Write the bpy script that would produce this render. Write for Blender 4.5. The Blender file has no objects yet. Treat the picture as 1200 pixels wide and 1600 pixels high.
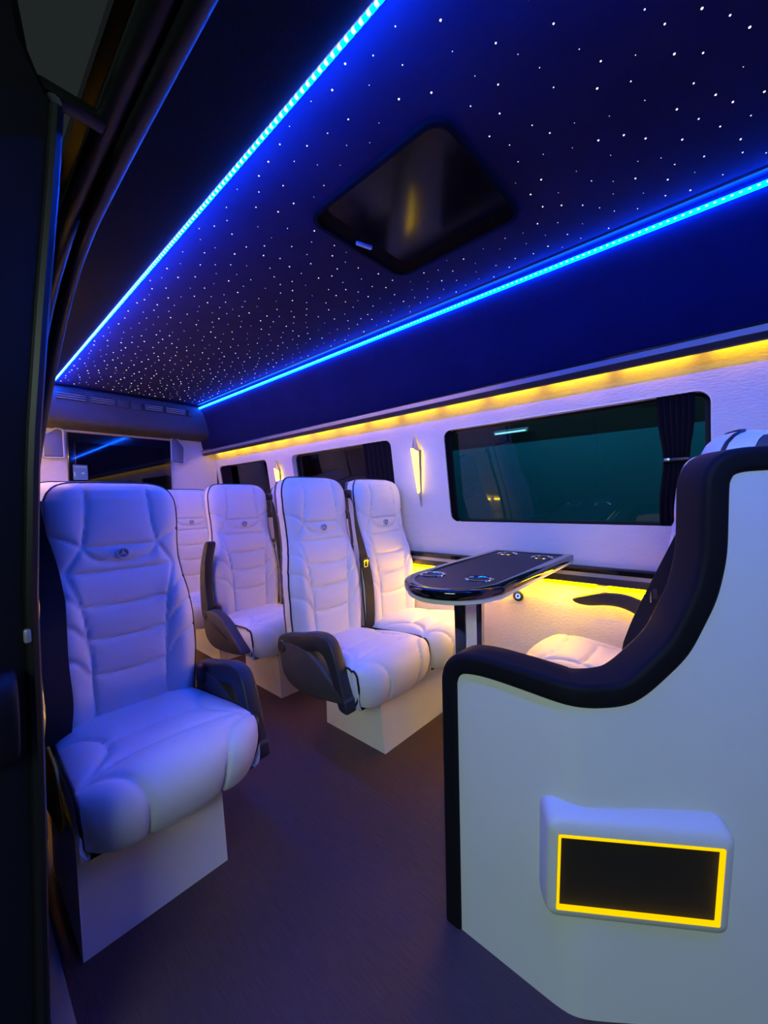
import bpy, bmesh, math, random
import numpy as np
from mathutils import Vector, Matrix

# ------------------------------------------------------------------ scene, camera, light
sc = bpy.context.scene
C = sc.collection
random.seed(7)
PI = math.pi
# x = across the van (away from the open door), y = towards the rear, z = up, floor at z = 0
YAW, PITCH, ROLL, FPX = math.radians(47.98), math.radians(-1.736), math.radians(-1.35), 620.0
CAM = Vector((0, 0, 1.05))
d = Vector((math.sin(YAW) * math.cos(PITCH), math.cos(YAW) * math.cos(PITCH), math.sin(PITCH)))
r = Vector((math.cos(YAW), -math.sin(YAW), 0))
u = r.cross(d)
r2 = math.cos(ROLL) * r + math.sin(ROLL) * u
u2 = -math.sin(ROLL) * r + math.cos(ROLL) * u
cd = bpy.data.cameras.new('camera')
cam = bpy.data.objects.new('camera', cd)
C.objects.link(cam)
M4 = Matrix.Identity(4)
for i in range(3):
    M4[i][0], M4[i][1], M4[i][2], M4[i][3] = r2[i], u2[i], -d[i], CAM[i]
cam.matrix_world = M4
cd.sensor_fit = 'VERTICAL'
cd.sensor_height = 36.0
cd.lens = FPX / 1600 * 36.0
cd.clip_start = 0.01
sc.camera = cam

sc.view_settings.view_transform = 'Standard'
sc.view_settings.look = 'None'
sc.view_settings.gamma = 1
sc.view_settings.exposure = 0.0
sc.view_settings.use_curve_mapping = False

W = bpy.data.worlds.new('night_garage')
sc.world = W
W.use_nodes = True
W.node_tree.nodes['Background'].inputs[0].default_value = (0.80, 1.0, 1.0, 1)
W.node_tree.nodes['Background'].inputs[1].default_value = 0.017

def area(name, loc, target, size, size_y, power, col):
    L = bpy.data.lights.new(name, 'AREA')
    L.shape = 'RECTANGLE'; L.size = size; L.size_y = size_y; L.energy = power; L.color = col
    o = bpy.data.objects.new(name, L)
    o.location = loc
    o.rotation_euler = (Vector(target) - Vector(loc)).to_track_quat('-Z', 'Y').to_euler()
    C.objects.link(o)
    return o
# fluorescent garage lighting on the open side of the van
area('garage_light', (-2.4, -0.95, 2.3), (0.9, 0.5, 0.4), 1.8, 0.5, 50, (0.74, 1.0, 0.88))

# ------------------------------------------------------------------ materials
MATS = {}
def mat(name, col, rough=0.5, metal=0.0, spec=0.5, noise=0.0, nscale=40, bump=0.0, bscale=200, coat=0.0,
        stretch=None, emis=None, estr=0.0, sheen=0.0):
    m = bpy.data.materials.new(name)
    m.use_nodes = True
    nt = m.node_tree
    b = nt.nodes['Principled BSDF']
    b.inputs['Base Color'].default_value = (*col, 1)
    b.inputs['Roughness'].default_value = rough
    b.inputs['Metallic'].default_value = metal
    b.inputs['Specular IOR Level'].default_value = spec
    b.inputs['Coat Weight'].default_value = coat
    b.inputs['Sheen Weight'].default_value = sheen
    tc = nt.nodes.new('ShaderNodeTexCoord')
    mp = nt.nodes.new('ShaderNodeMapping')
    nt.links.new(tc.outputs['Object'], mp.inputs[0])
    if stretch: mp.inputs['Scale'].default_value = stretch
    if noise:
        n = nt.nodes.new('ShaderNodeTexNoise'); n.inputs['Scale'].default_value = nscale
        n.inputs['Detail'].default_value = 5
        nt.links.new(mp.outputs[0], n.inputs['Vector'])
        cr = nt.nodes.new('ShaderNodeMapRange')
        cr.inputs[3].default_value = 1 - noise; cr.inputs[4].default_value = 1 + noise
        nt.links.new(n.outputs['Fac'], cr.inputs[0])
        mx = nt.nodes.new('ShaderNodeMix'); mx.data_type = 'RGBA'; mx.blend_type = 'MULTIPLY'
        mx.inputs[0].default_value = 1.0
        mx.inputs[6].default_value = (*col, 1)
        nt.links.new(cr.outputs[0], mx.inputs[7])
        nt.links.new(mx.outputs[2], b.inputs['Base Color'])
    if bump:
        n2 = nt.nodes.new('ShaderNodeTexNoise'); n2.inputs['Scale'].default_value = bscale
        n2.inputs['Detail'].default_value = 3
        nt.links.new(mp.outputs[0], n2.inputs['Vector'])
        bp = nt.nodes.new('ShaderNodeBump'); bp.inputs['Strength'].default_value = bump
        bp.inputs['Distance'].default_value = 0.002
        nt.links.new(n2.outputs['Fac'], bp.inputs['Height'])
        nt.links.new(bp.outputs[0], b.inputs['Normal'])
    if emis:
        b.inputs['Emission Color'].default_value = (*emis, 1)
        b.inputs['Emission Strength'].default_value = estr
    MATS[name] = m
    return m

mat('leather', (0.74, 0.72, 0.69), 0.48, noise=0.03, nscale=25, bump=0.12, bscale=500)
mat('vinyl', (0.72, 0.70, 0.66), 0.55, noise=0.03, nscale=12, bump=0.12, bscale=350)
mat('felt', (0.70, 0.67, 0.66), 0.75, noise=0.05, nscale=30, bump=0.9, bscale=110, stretch=(1, 0.5, 1.6))
mat('panel_white', (0.70, 0.73, 0.71), 0.42, noise=0.02, nscale=6)
mat('piping', (0.006, 0.006, 0.010), 0.45)
mat('black_plastic', (0.022, 0.022, 0.025), 0.42, bump=0.1, bscale=600)
mat('dark_grey_plastic', (0.045, 0.045, 0.048), 0.5, bump=0.1, bscale=600)
mat('belt', (0.008, 0.008, 0.010), 0.75, bump=0.3, bscale=900)
mat('black_leather', (0.005, 0.005, 0.007), 0.65, spec=0.2, bump=0.15, bscale=500)
mat('black_gloss', (0.004, 0.004, 0.005), 0.08, coat=0.5)
mat('black_glass', (0.003, 0.003, 0.004), 0.03)
mat('hatch_glass', (0.003, 0.003, 0.004), 0.12, spec=0.15)
mat('table_inlay', (0.030, 0.026, 0.026), 0.55, bump=0.1, bscale=500)
mat('chrome', (0.80, 0.80, 0.82), 0.12, metal=1.0)
mat('satin_metal', (0.55, 0.53, 0.52), 0.33, metal=1.0)
mat('sill_metal', (0.42, 0.36, 0.30), 0.4, metal=0.3, noise=0.2, nscale=20)
mat('silver_trim', (0.45, 0.45, 0.50), 0.35, metal=0.6)
mat('suede', (0.020, 0.018, 0.058), 0.95, spec=0.05, noise=0.25, nscale=5, bump=0.2, bscale=300)
mat('suede_side', (0.010, 0.012, 0.058), 0.95, spec=0.1, noise=0.3, nscale=5, bump=0.2, bscale=300)
mat('roof_black', (0.006, 0.006, 0.008), 0.95, spec=0.05, bump=0.2, bscale=300)
mat('emblem_silver', (0.62, 0.64, 0.68), 0.3)
mat('emblem_dark', (0.22, 0.24, 0.28), 0.35)
mat('dark_trim', (0.012, 0.012, 0.016), 0.5, bump=0.1, bscale=300)
mat('rubber', (0.005, 0.005, 0.006), 0.4, spec=0.35)
mat('rubber_grey', (0.06, 0.07, 0.10), 0.45)
mat('door_skin', (0.005, 0.005, 0.010), 0.4, spec=0.3)
mat('curtain', (0.010, 0.008, 0.014), 0.9, spec=0.1)
mat('speaker_grey', (0.20, 0.21, 0.24), 0.45, metal=0.4)
mat('grille', (0.006, 0.006, 0.006), 0.7, bump=0.6, bscale=900)
mat('shelf_pad', (0.045, 0.045, 0.055), 0.8, noise=0.2, nscale=8)
mat('red_plastic', (0.55, 0.04, 0.02), 0.4)
mat('yellow_lit_patch', (0.55, 0.33, 0.02), 0.5)  # yellow light on the near wall, put into the colour
mat('sticker', (0.10, 0.22, 0.32), 0.5)
mat('sticker_print', (0.45, 0.55, 0.62), 0.5)
mat('teal_tint', (0.01, 0.26, 0.40), 0.6, noise=0.15, nscale=1.2)
mat('grey_paint', (0.008, 0.009, 0.012), 0.7, noise=0.2, nscale=2)
mat('concrete', (0.16, 0.18, 0.17), 0.85, noise=0.2, nscale=6)
def emat(name, col, strength, sample=True):
    m = bpy.data.materials.new(name); m.use_nodes = True
    nt = m.node_tree; nt.nodes.clear()
    o = nt.nodes.new('ShaderNodeOutputMaterial'); e = nt.nodes.new('ShaderNodeEmission')
    e.inputs[0].default_value = (*col, 1); e.inputs[1].default_value = strength
    nt.links.new(e.outputs[0], o.inputs[0])
    if not sample: m.cycles.emission_sampling = 'NONE'
    MATS[name] = m
emat('led_blue', (0.0, 0.065, 1.0), 290)
emat('led_blue_far', (0.0, 0.075, 1.0), 125)
emat('blue_fill', (0.0, 0.075, 1.0), 150)  # emission of the added ribbon that boosts the ceiling glow
emat('led_diode', (0.75, 1.0, 1.0), 2.0, False)
emat('star', (0.9, 0.92, 1.0), 1.6, False)
emat('led_yellow', (1.0, 0.55, 0.0), 14)
emat('led_yellow_near', (1.0, 0.56, 0.0), 55)
emat('led_yellow_wall', (1.0, 0.50, 0.02), 50)
emat('led_yellow_low', (1.0, 0.50, 0.0), 165)
emat('led_yellow_frame', (1.0, 0.56, 0.0), 1.3)
emat('sconce_light', (1.0, 0.62, 0.06), 9)
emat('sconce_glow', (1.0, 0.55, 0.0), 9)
emat('usb_light', (0.15, 0.25, 1.0), 3, False)
emat('tube_light', (0.75, 1.0, 0.95), 6)

def floor_material():
    m = mat('floor_vinyl', (0.078, 0.044, 0.040), 0.5, spec=0.35, noise=0.45, nscale=30, stretch=(9, 0.5, 1), bump=0.8, bscale=50)
    return m
floor_material()
def glass_material():
    m = bpy.data.materials.new('tinted_glass'); m.use_nodes = True
    nt = m.node_tree; nt.nodes.clear()
    o = nt.nodes.new('ShaderNodeOutputMaterial')
    t = nt.nodes.new('ShaderNodeBsdfTransparent'); t.inputs[0].default_value = (0.25, 0.40, 0.46, 1)
    g = nt.nodes.new('ShaderNodeBsdfGlossy'); g.inputs['Roughness'].default_value = 0.0
    g.inputs[0].default_value = (0.9, 0.95, 1.0, 1)
    f = nt.nodes.new('ShaderNodeFresnel'); f.inputs[0].default_value = 1.5
    mx = nt.nodes.new('ShaderNodeMixShader')
    nt.links.new(f.outputs[0], mx.inputs[0]); nt.links.new(t.outputs[0], mx.inputs[1]); nt.links.new(g.outputs[0], mx.inputs[2])
    nt.links.new(mx.outputs[0], o.inputs[0])
    MATS['tinted_glass'] = m
glass_material()

# ------------------------------------------------------------------ helpers
def me_from(name, V, F, m, smooth=False):
    me = bpy.data.meshes.new(name)
    me.from_pydata([tuple(map(float, v)) for v in V], [], [tuple(map(int, f)) for f in F])
    bm = bmesh.new(); bm.from_mesh(me)
    bmesh.ops.remove_doubles(bm, verts=bm.verts, dist=1e-6)
    bmesh.ops.recalc_face_normals(bm, faces=bm.faces)
    bm.to_mesh(me); bm.free()
    if m: me.materials.append(MATS[m])
    if smooth:
        for p in me.polygons: p.use_smooth = True
        try: me.set_sharp_from_angle(angle=math.radians(smooth if smooth is not True else 40))
        except Exception: pass
    return me
def link(name, me, parent=None):
    o = bpy.data.objects.new(name, me)
    C.objects.link(o)
    if parent is not None: o.parent = parent
    return o
def tag(o, label, cat, group=None):
    o['label'] = label; o['category'] = cat
    if group: o['group'] = group
    return o
def struct(o, label=None, cat='structure'):
    o['kind'] = 'structure'
    if label: o['label'] = label; o['category'] = cat
    return o
def empty(name, loc=(0, 0, 0), rz=0):
    o = bpy.data.objects.new(name, None)
    o.location = loc; o.rotation_euler = (0, 0, rz); o.empty_display_size = 0.1
    C.objects.link(o)
    return o
class MB:
    def __init__(s): s.V = []; s.F = []
    def add(s, V, F):
        n = len(s.V); s.V += [tuple(v) for v in V]; s.F += [tuple(i + n for i in f) for f in F]; return s
    def box(s, c, sz, bev=0.0, rot=None, seg=2):
        bm = bmesh.new(); bmesh.ops.create_cube(bm, size=1)
        for v in bm.verts: v.co = Vector((v.co.x * sz[0], v.co.y * sz[1], v.co.z * sz[2]))
        if bev: bmesh.ops.bevel(bm, geom=list(bm.edges), offset=bev, segments=seg, affect='EDGES', profile=0.5)
        R = rot.to_matrix() if rot is not None else Matrix.Identity(3)
        for v in bm.verts: v.co = R @ v.co + Vector(c)
        bm.verts.ensure_lookup_table(); bm.verts.index_update()
        s.add([v.co[:] for v in bm.verts], [[v.index for v in f.verts] for f in bm.faces]); bm.free(); return s
    def tube(s, pts, rad, seg=8, cap=True, closed=False):
        P = [Vector(p) for p in pts]; n = len(P)
        rr = rad if hasattr(rad, '__len__') else [rad] * n
        V = []; F = []; up = None
        for i in range(n):
            if closed: t = P[(i + 1) % n] - P[i - 1]
            else: t = P[min(i + 1, n - 1)] - P[max(i - 1, 0)]
            t.normalize()
            if up is None:
                a = Vector((0, 0, 1)) if abs(t.z) < 0.9 else Vector((1, 0, 0))
                up = (a - t * a.dot(t)).normalized()
            else:
                up = (up - t * up.dot(t)).normalized()
            b = t.cross(up)
            for k in range(seg):
                a = 2 * PI * k / seg
                V.append(P[i] + (up * math.cos(a) + b * math.sin(a)) * rr[i])
        m = n if closed else n - 1
        for i in range(m):
            j = (i + 1) % n
            for k in range(seg):
                F.append((i * seg + k, i * seg + (k + 1) % seg, j * seg + (k + 1) % seg, j * seg + k))
        if cap and not closed:
            F.append(tuple(range(seg - 1, -1, -1))); F.append(tuple((n - 1) * seg + k for k in range(seg)))
        return s.add(V, F)
    def prism(s, poly, fn, t0, t1, bev=0.0, seg=2):
        """extrude a 2-D outline between t0 and t1; fn(a,b,t) -> 3-D point"""
        bm = bmesh.new()
        vs = [bm.verts.new((a, b, t0)) for a, b in poly]
        f = bm.faces.new(vs)
        e = bmesh.ops.extrude_face_region(bm, geom=[f])
        for g in e['geom']:
            if isinstance(g, bmesh.types.BMVert): g.co.z = t1
        bmesh.ops.recalc_face_normals(bm, faces=bm.faces)
        if bev:
            ed = [x for x in bm.edges if abs(x.verts[0].co.z - x.verts[1].co.z) < 1e-7]
            bmesh.ops.bevel(bm, geom=ed, offset=bev, segments=seg, affect='EDGES', profile=0.5)
        bm.verts.ensure_lookup_table(); bm.verts.index_update()
        s.add([fn(*v.co) for v in bm.verts], [[v.index for v in f.verts] for f in bm.faces]); bm.free(); return s
    def grid(s, G, wrap=False):
        nr = len(G); nc = len(G[0]); V = [p for row in G for p in row]; F = []
        for i in range(nr - 1):
            for j in range(nc - 1 + (1 if wrap else 0)):
                k = (j + 1) % nc
                F.append((i * nc + j, i * nc + k, (i + 1) * nc + k, (i + 1) * nc + j))
        return s.add(V, F)
    def lathe(s, prof, c, axis='z', seg=24, R=None):
        V = []; F = []; n = len(prof)
        for k in range(seg):
            a = 2 * PI * k / seg
            for (rad, h) in prof:
                p = Vector((rad * math.cos(a), rad * math.sin(a), h))
                if R is not None: p = R @ p
                V.append(p + Vector(c))
        for k in range(seg):
            k2 = (k + 1) % seg
            for i in range(n - 1):
                F.append((k * n + i, k2 * n + i, k2 * n + i + 1, k * n + i + 1))
        return s.add(V, F)
    def mesh(s, name, m, smooth=False): return me_from(name, s.V, s.F, m, smooth)
    def build(s, name, m, parent=None, smooth=False): return link(name, s.mesh(name, m, smooth), parent)

def smooth_poly(pts, it=2, closed=False):
    P = [np.array(p, float) for p in pts]
    for _ in range(it):
        Q = []
        n = len(P)
        if not closed: Q.append(P[0])
        for i in range(n if closed else n - 1):
            a, b = P[i], P[(i + 1) % n]
            Q += [a * .75 + b * .25, a * .25 + b * .75]
        if not closed: Q.append(P[-1])
        P = Q
    return [tuple(p) for p in P]
def catmull(pts, n=10):
    P = [np.array(p, float) for p in pts]
    P = [2 * P[0] - P[1]] + P + [2 * P[-1] - P[-2]]
    out = []
    for i in range(1, len(P) - 2):
        for k in range(n):
            t = k / n
            out.append(0.5 * ((2 * P[i]) + (-P[i-1] + P[i+1]) * t + (2*P[i-1] - 5*P[i] + 4*P[i+1] - P[i+2]) * t*t + (-P[i-1] + 3*P[i] - 3*P[i+1] + P[i+2]) * t**3))
    out.append(P[-2])
    return [tuple(p) for p in out]
def rrect(x0, x1, y0, y1, r, n=6):
    out = []
    for cx, cy, a0 in ((x1 - r, y1 - r, 0), (x0 + r, y1 - r, 90), (x0 + r, y0 + r, 180), (x1 - r, y0 + r, 270)):
        for k in range(n + 1):
            a = math.radians(a0 + 90 * k / n)
            out.append((cx + r * math.cos(a), cy + r * math.sin(a)))
    return out
def round_poly(poly, rad, n=4):
    out = []; m = len(poly)
    for i in range(m):
        p0, p1, p2 = (np.array(poly[k % m], float) for k in (i - 1, i, i + 1))
        a = p1 + (p0 - p1) / np.hypot(*(p0 - p1)) * rad; b = p1 + (p2 - p1) / np.hypot(*(p2 - p1)) * rad
        for k in range(n + 1):
            t = k / n
            out.append(tuple((1 - t) ** 2 * a + 2 * t * (1 - t) * p1 + t * t * b))
    return out
ID = lambda a, b, t: (a, b, t)

# ------------------------------------------------------------------ the van shell
Y0, Y1 = -1.3, 3.8            # front and rear ends that are built
SILL = 0.142
WR0, WSL = 1.888, 0.135       # far wall: x at z = .72 and its lean
def wallx(z): return WR0 - (z - 0.72) * WSL

o = MB().box(((SILL + 1.95) / 2, (Y0 + Y1) / 2, -0.02), (1.95 - SILL, Y1 - Y0, 0.04)).build('floor', 'floor_vinyl')
struct(o, 'dark brown vinyl van floor with fine lengthwise grain', 'floor')
# metal sill along the door opening and the step below it
o = MB().box((SILL - 0.018, 0.15, -0.006), (0.036, 2.7, 0.022), 0.006).build('trim_1', 'sill_metal', smooth=True)
struct(o, 'metal sill strip along the door step', 'trim')
o = MB().box((0.03, 0.15, -0.26), (0.15, 2.7, 0.30), 0.01).build('trim_2', 'dark_trim')
struct(o, 'dark step well below the door sill', 'trim')
o = MB().box((0.8, 1.2, -0.62), (9, 9, 0.04)).build('ground', 'concrete'); struct(o, 'grey concrete ground outside the van', 'ground')

# far wall, lower part
MBw = MB().box((1.925, (Y0 + Y1) / 2, 0.34), (0.05, Y1 - Y0, 0.70))
o = MBw.build('wall_right', 'felt'); struct(o, 'cream felt side wall of the van', 'wall')
# upper part with three window openings
def wall_with_holes(name, m, ya, yb, za, zb, holes, thick, fn):
    bm = bmesh.new()
    loops = [[(ya, za), (yb, za), (yb, zb), (ya, zb)]] + holes
    edges = []
    for lp in loops:
        vs = [bm.verts.new((p[0], p[1], 0)) for p in lp]
        edges += [bm.edges.new((vs[i], vs[(i + 1) % len(vs)])) for i in range(len(vs))]
    bmesh.ops.triangle_fill(bm, edges=edges, use_beauty=True)
    e = bmesh.ops.extrude_face_region(bm, geom=list(bm.faces))
    for g in e['geom']:
        if isinstance(g, bmesh.types.BMVert): g.co.z = thick
    bmesh.ops.recalc_face_normals(bm, faces=bm.faces)
    bm.verts.index_update()
    mb = MB().add([fn(*v.co) for v in bm.verts], [[v.index for v in f.verts] for f in bm.faces]); bm.free()
    return mb
WIN = [(0.078, 1.182), (1.552, 2.56), (2.91, 3.74)]
WZ0, WZ1 = 0.922, 1.41
holes = [rrect(a, b, WZ0, WZ1, 0.045) for a, b in WIN]
wf = lambda y, z, t: (wallx(z) + t, y, z)
up = wall_with_holes('w', 'felt', Y0, Y1, 0.70, 1.56, holes, 0.045, wf).build('wall_panel', 'felt', o)
for k, (a, b) in enumerate(WIN):
    w = empty('window_%d' % (k + 1), (wallx(WZ0), (a + b) / 2, WZ0))
    struct(w, ['large tinted side window beside the table', 'middle tinted side window behind the pair of seats', 'small rear tinted side window'][k], 'window')
    ox, oy, oz = w.location
    loc = lambda p: (p[0] - ox, p[1] - oy, p[2] - oz)
    p = rrect(a - 0.01, b + 0.01, WZ0 - 0.01, WZ1 + 0.01, 0.05)
    MB().prism(p, lambda y, z, t: loc(wf(y, z, t)), 0.047, 0.052).build('pane', 'tinted_glass', w)
    # black frame of the glass, seen through the opening
    outer = rrect(a - 0.012, b + 0.012, WZ0 - 0.012, WZ1 + 0.012, 0.05)
    inner = rrect(a + 0.02, b - 0.02, WZ0 + 0.012, WZ1 - 0.012, 0.03)
    G = [[loc(wf(y, z, t)) for (y, z) in lp] for lp, t in ((outer, 0.040), (inner, 0.040), (inner, 0.047), (outer, 0.047))]
    MB().grid(G, True).build('window_frame', 'rubber', w)
    # thin white lip round the opening
    MB().tube([loc(wf(y, z, 0.0)) for y, z in rrect(a, b, WZ0, WZ1, 0.045)], 0.0022, 6, closed=True).build('window_lip', 'panel_white', w, True)

# rail on the far wall under the windows: black / silver / black
def bar(name, prof, y0, y1, m, parent=None, smooth=False):
    G = [[(x, y, z) for (x, z) in prof] for y in (y0, y1)]
    mb = MB().grid(G, True)
    mb.add(G[0], [tuple(range(len(prof)))]); mb.add(G[1], [tuple(range(len(prof)))])
    return mb.build(name, m, parent, smooth)
rail = bar('trim_3', [(1.90, 0.742), (1.865, 0.742), (1.855, 0.735), (1.853, 0.716), (1.90, 0.712)], Y0, Y1 - 0.01, 'black_gloss')
struct(rail, 'black and silver rail along the side wall', 'trim')
bar('silver_strip', [(1.90, 0.714), (1.862, 0.714), (1.860, 0.697), (1.90, 0.697)], Y0, Y1 - 0.01, 'silver_trim', rail)
bar('lower_strip', [(1.90, 0.697), (1.855, 0.697), (1.853, 0.668), (1.866, 0.660), (1.90, 0.668)], Y0, Y1 - 0.01, 'black_plastic', rail)

# ceiling with stars
RL, RR, ZC = 0.527, 1.575, 1.94
ceil_ = MB().box(((RL + RR) / 2, (Y0 + Y1) / 2, ZC + 0.02), (RR - RL + 0.02, Y1 - Y0, 0.04)).build('ceiling', 'suede')
struct(ceil_, 'black suede starlight ceiling', 'ceiling')
HX0, HX1, HY0, HY1 = 0.792, 1.258, 0.510, 1.014
star = MB(); pts = []
tries = 0
while len(pts) < 760 and tries < 60000:
    tries += 1
    x = random.uniform(RL + 0.05, RR - 0.05); y = random.uniform(-0.35, 3.58)
    if HX0 - 0.03 < x < HX1 + 0.03 and HY0 - 0.03 < y < HY1 + 0.03: continue
    if any((x - a) ** 2 + (y - b) ** 2 < 0.054 ** 2 for a, b in pts): continue
    pts.append((x, y))
    rd = random.choice((0.0012, 0.0016, 0.0020, 0.0024)) * (1 + .28 * max(0, y - 1))
    V = []; F = []
    for ring, (q, h) in enumerate(((1, 0), (0.7, -0.6))):
        for k in range(6):
            a = PI / 3 * k
            V.append((x + rd * q * math.cos(a), y + rd * q * math.sin(a), ZC + rd * h))
    F = [(k, (k + 1) % 6, 6 + (k + 1) % 6, 6 + k) for k in range(6)] + [tuple(range(6, 12))]
    star.add(V, F)
so = star.build('star_lights', 'star', ceil_); so['kind'] = 'stuff'

# side cove panels
side = bar('wall_cove_right', [(1.583, 1.94), (1.578, 1.895), (1.60, 1.86), (1.645, 1.70), (1.668, 1.575), (1.675, 1.562), (1.80, 1.562), (1.95, 1.75), (1.9, 2.0), (1.583, 2.0)], Y0, Y1, 'suede_side', None, 40)
struct(side, 'dark suede cove panel above the far windows', 'wall')
lefts = bar('wall_cove_left', [(0.519, 1.94), (0.522, 1.897), (0.50, 1.885), (0.40, 1.835), (0.335, 1.80), (0.29, 1.775), (0.262, 1.80), (0.30, 2.0), (0.519, 2.0)], Y0, Y1, 'roof_black', None, 40)
struct(lefts, 'black roof side panel above the sliding door', 'wall')
roof = MB().box((1.05, (Y0 + Y1) / 2, 2.01), (1.6, Y1 - Y0, 0.03)).build('roof', 'dark_trim'); struct(roof, 'unseen van roof slab added to block light', 'roof')  # unseen slab above the ceiling, added to keep light out

# ledge over the far windows
led = bar('trim_4', [(1.676, 1.565), (1.660, 1.560), (1.655, 1.552), (1.660, 1.548), (1.80, 1.55), (1.80, 1.565)], Y0, Y1, 'black_gloss')
struct(led, 'ledge trim above the far windows', 'trim')
bar('silver_strip', [(1.664, 1.548), (1.656, 1.547), (1.660, 1.528), (1.668, 1.528)], Y0, Y1, 'silver_trim', led)
bar('ledge_lip', [(1.80, 1.549), (1.664, 1.549), (1.662, 1.526), (1.672, 1.510), (1.684, 1.507), (1.690, 1.520), (1.700, 1.546), (1.80, 1.547)], Y0, Y1, 'black_plastic', led)

# LED strips
def led_strip(name, label, x, z, y0, y1, diode_dx, diode_dz, rad):
    t = empty(name, (x, y0, z)); tag(t, label, 'light strip')
    MB().tube([(0, 0, 0), (0, y1 - y0, 0)], rad, 8).build('diffuser', 'led_blue' if x < 1 else 'led_blue_far', t, True)
    MB().box((-0.008 if x < 1 else 0.007, (y1 - y0) / 2, 0.004), (0.004, y1 - y0, 0.014)).build('channel', 'satin_metal', t)
    MB().box((0.004 if x < 1 else -0.001, (y1 - y0) / 2, rad + .004), (0.006, y1 - y0, 0.002)).build('glow_fill_ribbon', 'blue_fill', t)  # hidden ribbon added to brighten the blue glow on the ceiling
    dm = MB(); n = int((y1 - y0) / 0.019)
    for i in range(n):
        y = (i + 0.5) * (y1 - y0) / n
        dm.box((diode_dx * rad * .95, y, diode_dz * rad * .95), (0.006, 0.006, 0.004))
    k = dm.build('diodes', 'led_diode', t); k['kind'] = 'stuff'
    return t
led_strip('ceiling_light_strip', 'blue LED strip of bright dots above the sliding door', RL + 0.002, 1.899, Y0 + .02, 3.655, -0.5, -0.9, .0052)
led_strip('ceiling_light_strip', 'blue LED strip along the top of the far cove panel', RR - 0.006, 1.905, Y0 + .02, 3.645, -0.1, 0.99, .0042)
# black trim beside the strips
b1 = bar('trim_5', [(RL + .014, ZC), (RL + .014, ZC - .008), (RL + .028, ZC - .008), (RL + .030, ZC)], Y0, 3.65, 'dark_trim'); struct(b1, 'black edge bead of the starlight ceiling near the door', 'trim')
b2 = bar('trim_6', [(RR - .014, ZC), (RR - .014, ZC - .006), (RR - .030, ZC - .006), (RR - .032, ZC)], Y0, 3.65, 'dark_trim'); struct(b2, 'black edge bead of the starlight ceiling by the far cove', 'trim')

# yellow LED strips (far wall top, far wall under the rail, near wall top)
def yellow_strip(label, x, z, y0, y1, seg, w=0.02, m='led_yellow'):
    t = empty('accent_light_strip', (x, y0, z)); tag(t, label, 'light strip')
    y = 0.0
    while y < y1 - y0 - 0.05:
        L = min(seg, y1 - y0 - y)
        MB().box((0, y + L / 2, 0), (w, L - 0.045, 0.006)).build('led_segment', m, t)
        y += L
    return t
yellow_strip('yellow LED strip glowing under the ledge above the far windows', 1.752, 1.537, Y0 + .05, 3.76, 0.27)
yellow_strip('yellow LED strip hidden under the side wall rail beside the table', 1.872, 0.655, -0.1, 3.7, 0.27, 0.012, 'led_yellow_low')
yellow_strip('yellow LED strip on the near side wall behind the front seat', 0.24, 1.50, 1.62, 3.72, 0.27, 0.02, 'led_yellow_wall')
yellow_strip('yellow LED strip low on the near side wall beside the nearest seat', 0.166, 0.56, 1.585, 3.7, 0.27, 0.010, 'led_yellow_near')

# rear: padded shelf, rear wall
shelf = empty('rear_shelf', (1.0, 3.72, 1.66)); tag(shelf, 'padded dark blue overhead shelf across the rear with air vents', 'shelf')
G = []
prof = smooth_poly([(3.80, 1.938), (3.645, 1.937), (3.60, 1.90), (3.60, 1.70), (3.64, 1.655), (3.80, 1.64)], 2)
G = [[(x - 1.0, y - 3.72, z - 1.66) for y, z in prof] for x in np.linspace(0.30, 1.80, 12)]
MB().grid(G).add(G[0], [tuple(range(len(prof)))]).add(G[-1], [tuple(range(len(prof)))]).build('padding', 'shelf_pad', shelf, True)
for vx0, vx1 in ((0.56, 0.74), (0.76, 0.92), (1.12, 1.26), (1.28, 1.44)):
    v = MB().box(((vx0 + vx1) / 2 - 1.0, 3.598 - 3.72, 1.848 - 1.66), (vx1 - vx0, 0.012, 0.05), 0.003).build('vent', 'dark_trim', shelf)
    for k in range(3):
        MB().box(((vx0 + vx1) / 2 - 1.0, 3.588 - 3.72, 1.833 + k * 0.016 - 1.66), (vx1 - vx0 - 0.01, 0.014, 0.004), rot=Matrix.Rotation(0.5, 3, 'X').to_euler()).build('louvre', 'silver_trim', v)
for vx0, vx1 in ((0.94, 1.01), (1.03, 1.10), (1.46, 1.50)):
    MB().box(((vx0 + vx1) / 2 - 1.0, 3.594 - 3.72, 1.846 - 1.66), (vx1 - vx0, 0.02, 0.055), 0.006).build('control_block', 'shelf_pad', shelf, True)

rw = MB().box((0.99, 3.83, 0.98), (1.62, 0.05, 1.96)).build('wall_rear', 'felt'); struct(rw, 'cream felt rear wall of the van', 'wall')
scr = empty('rear_screen', (1.0, 3.80, 1.0)); tag(scr, 'large glossy black screen panel on the rear wall', 'screen')
MB().box((0.007, -0.012, 0.265), (0.73, 0.03, 0.71), 0.006).build('panel', 'black_gloss', scr)
MB().box((0.005, -0.029, 0.295), (0.635, 0.006, 0.50), 0.002).build('glass', 'black_glass', scr)
st = MB().box((-0.285, -0.034, 0.315), (0.09, 0.004, 0.115), 0.001).build('sticker', 'sticker', scr)
MB().box((-0.322, -0.037, 0.30), (0.008, 0.003, 0.035)).build('print', 'sticker_print', st)
MB().box((-0.27, -0.037, 0.31), (0.018, 0.003, 0.014)).build('print', 'sticker_print', st)
MB().box((-0.285, -0.037, 0.357), (0.07, 0.003, 0.005)).build('print', 'sticker_print', st)

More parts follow.
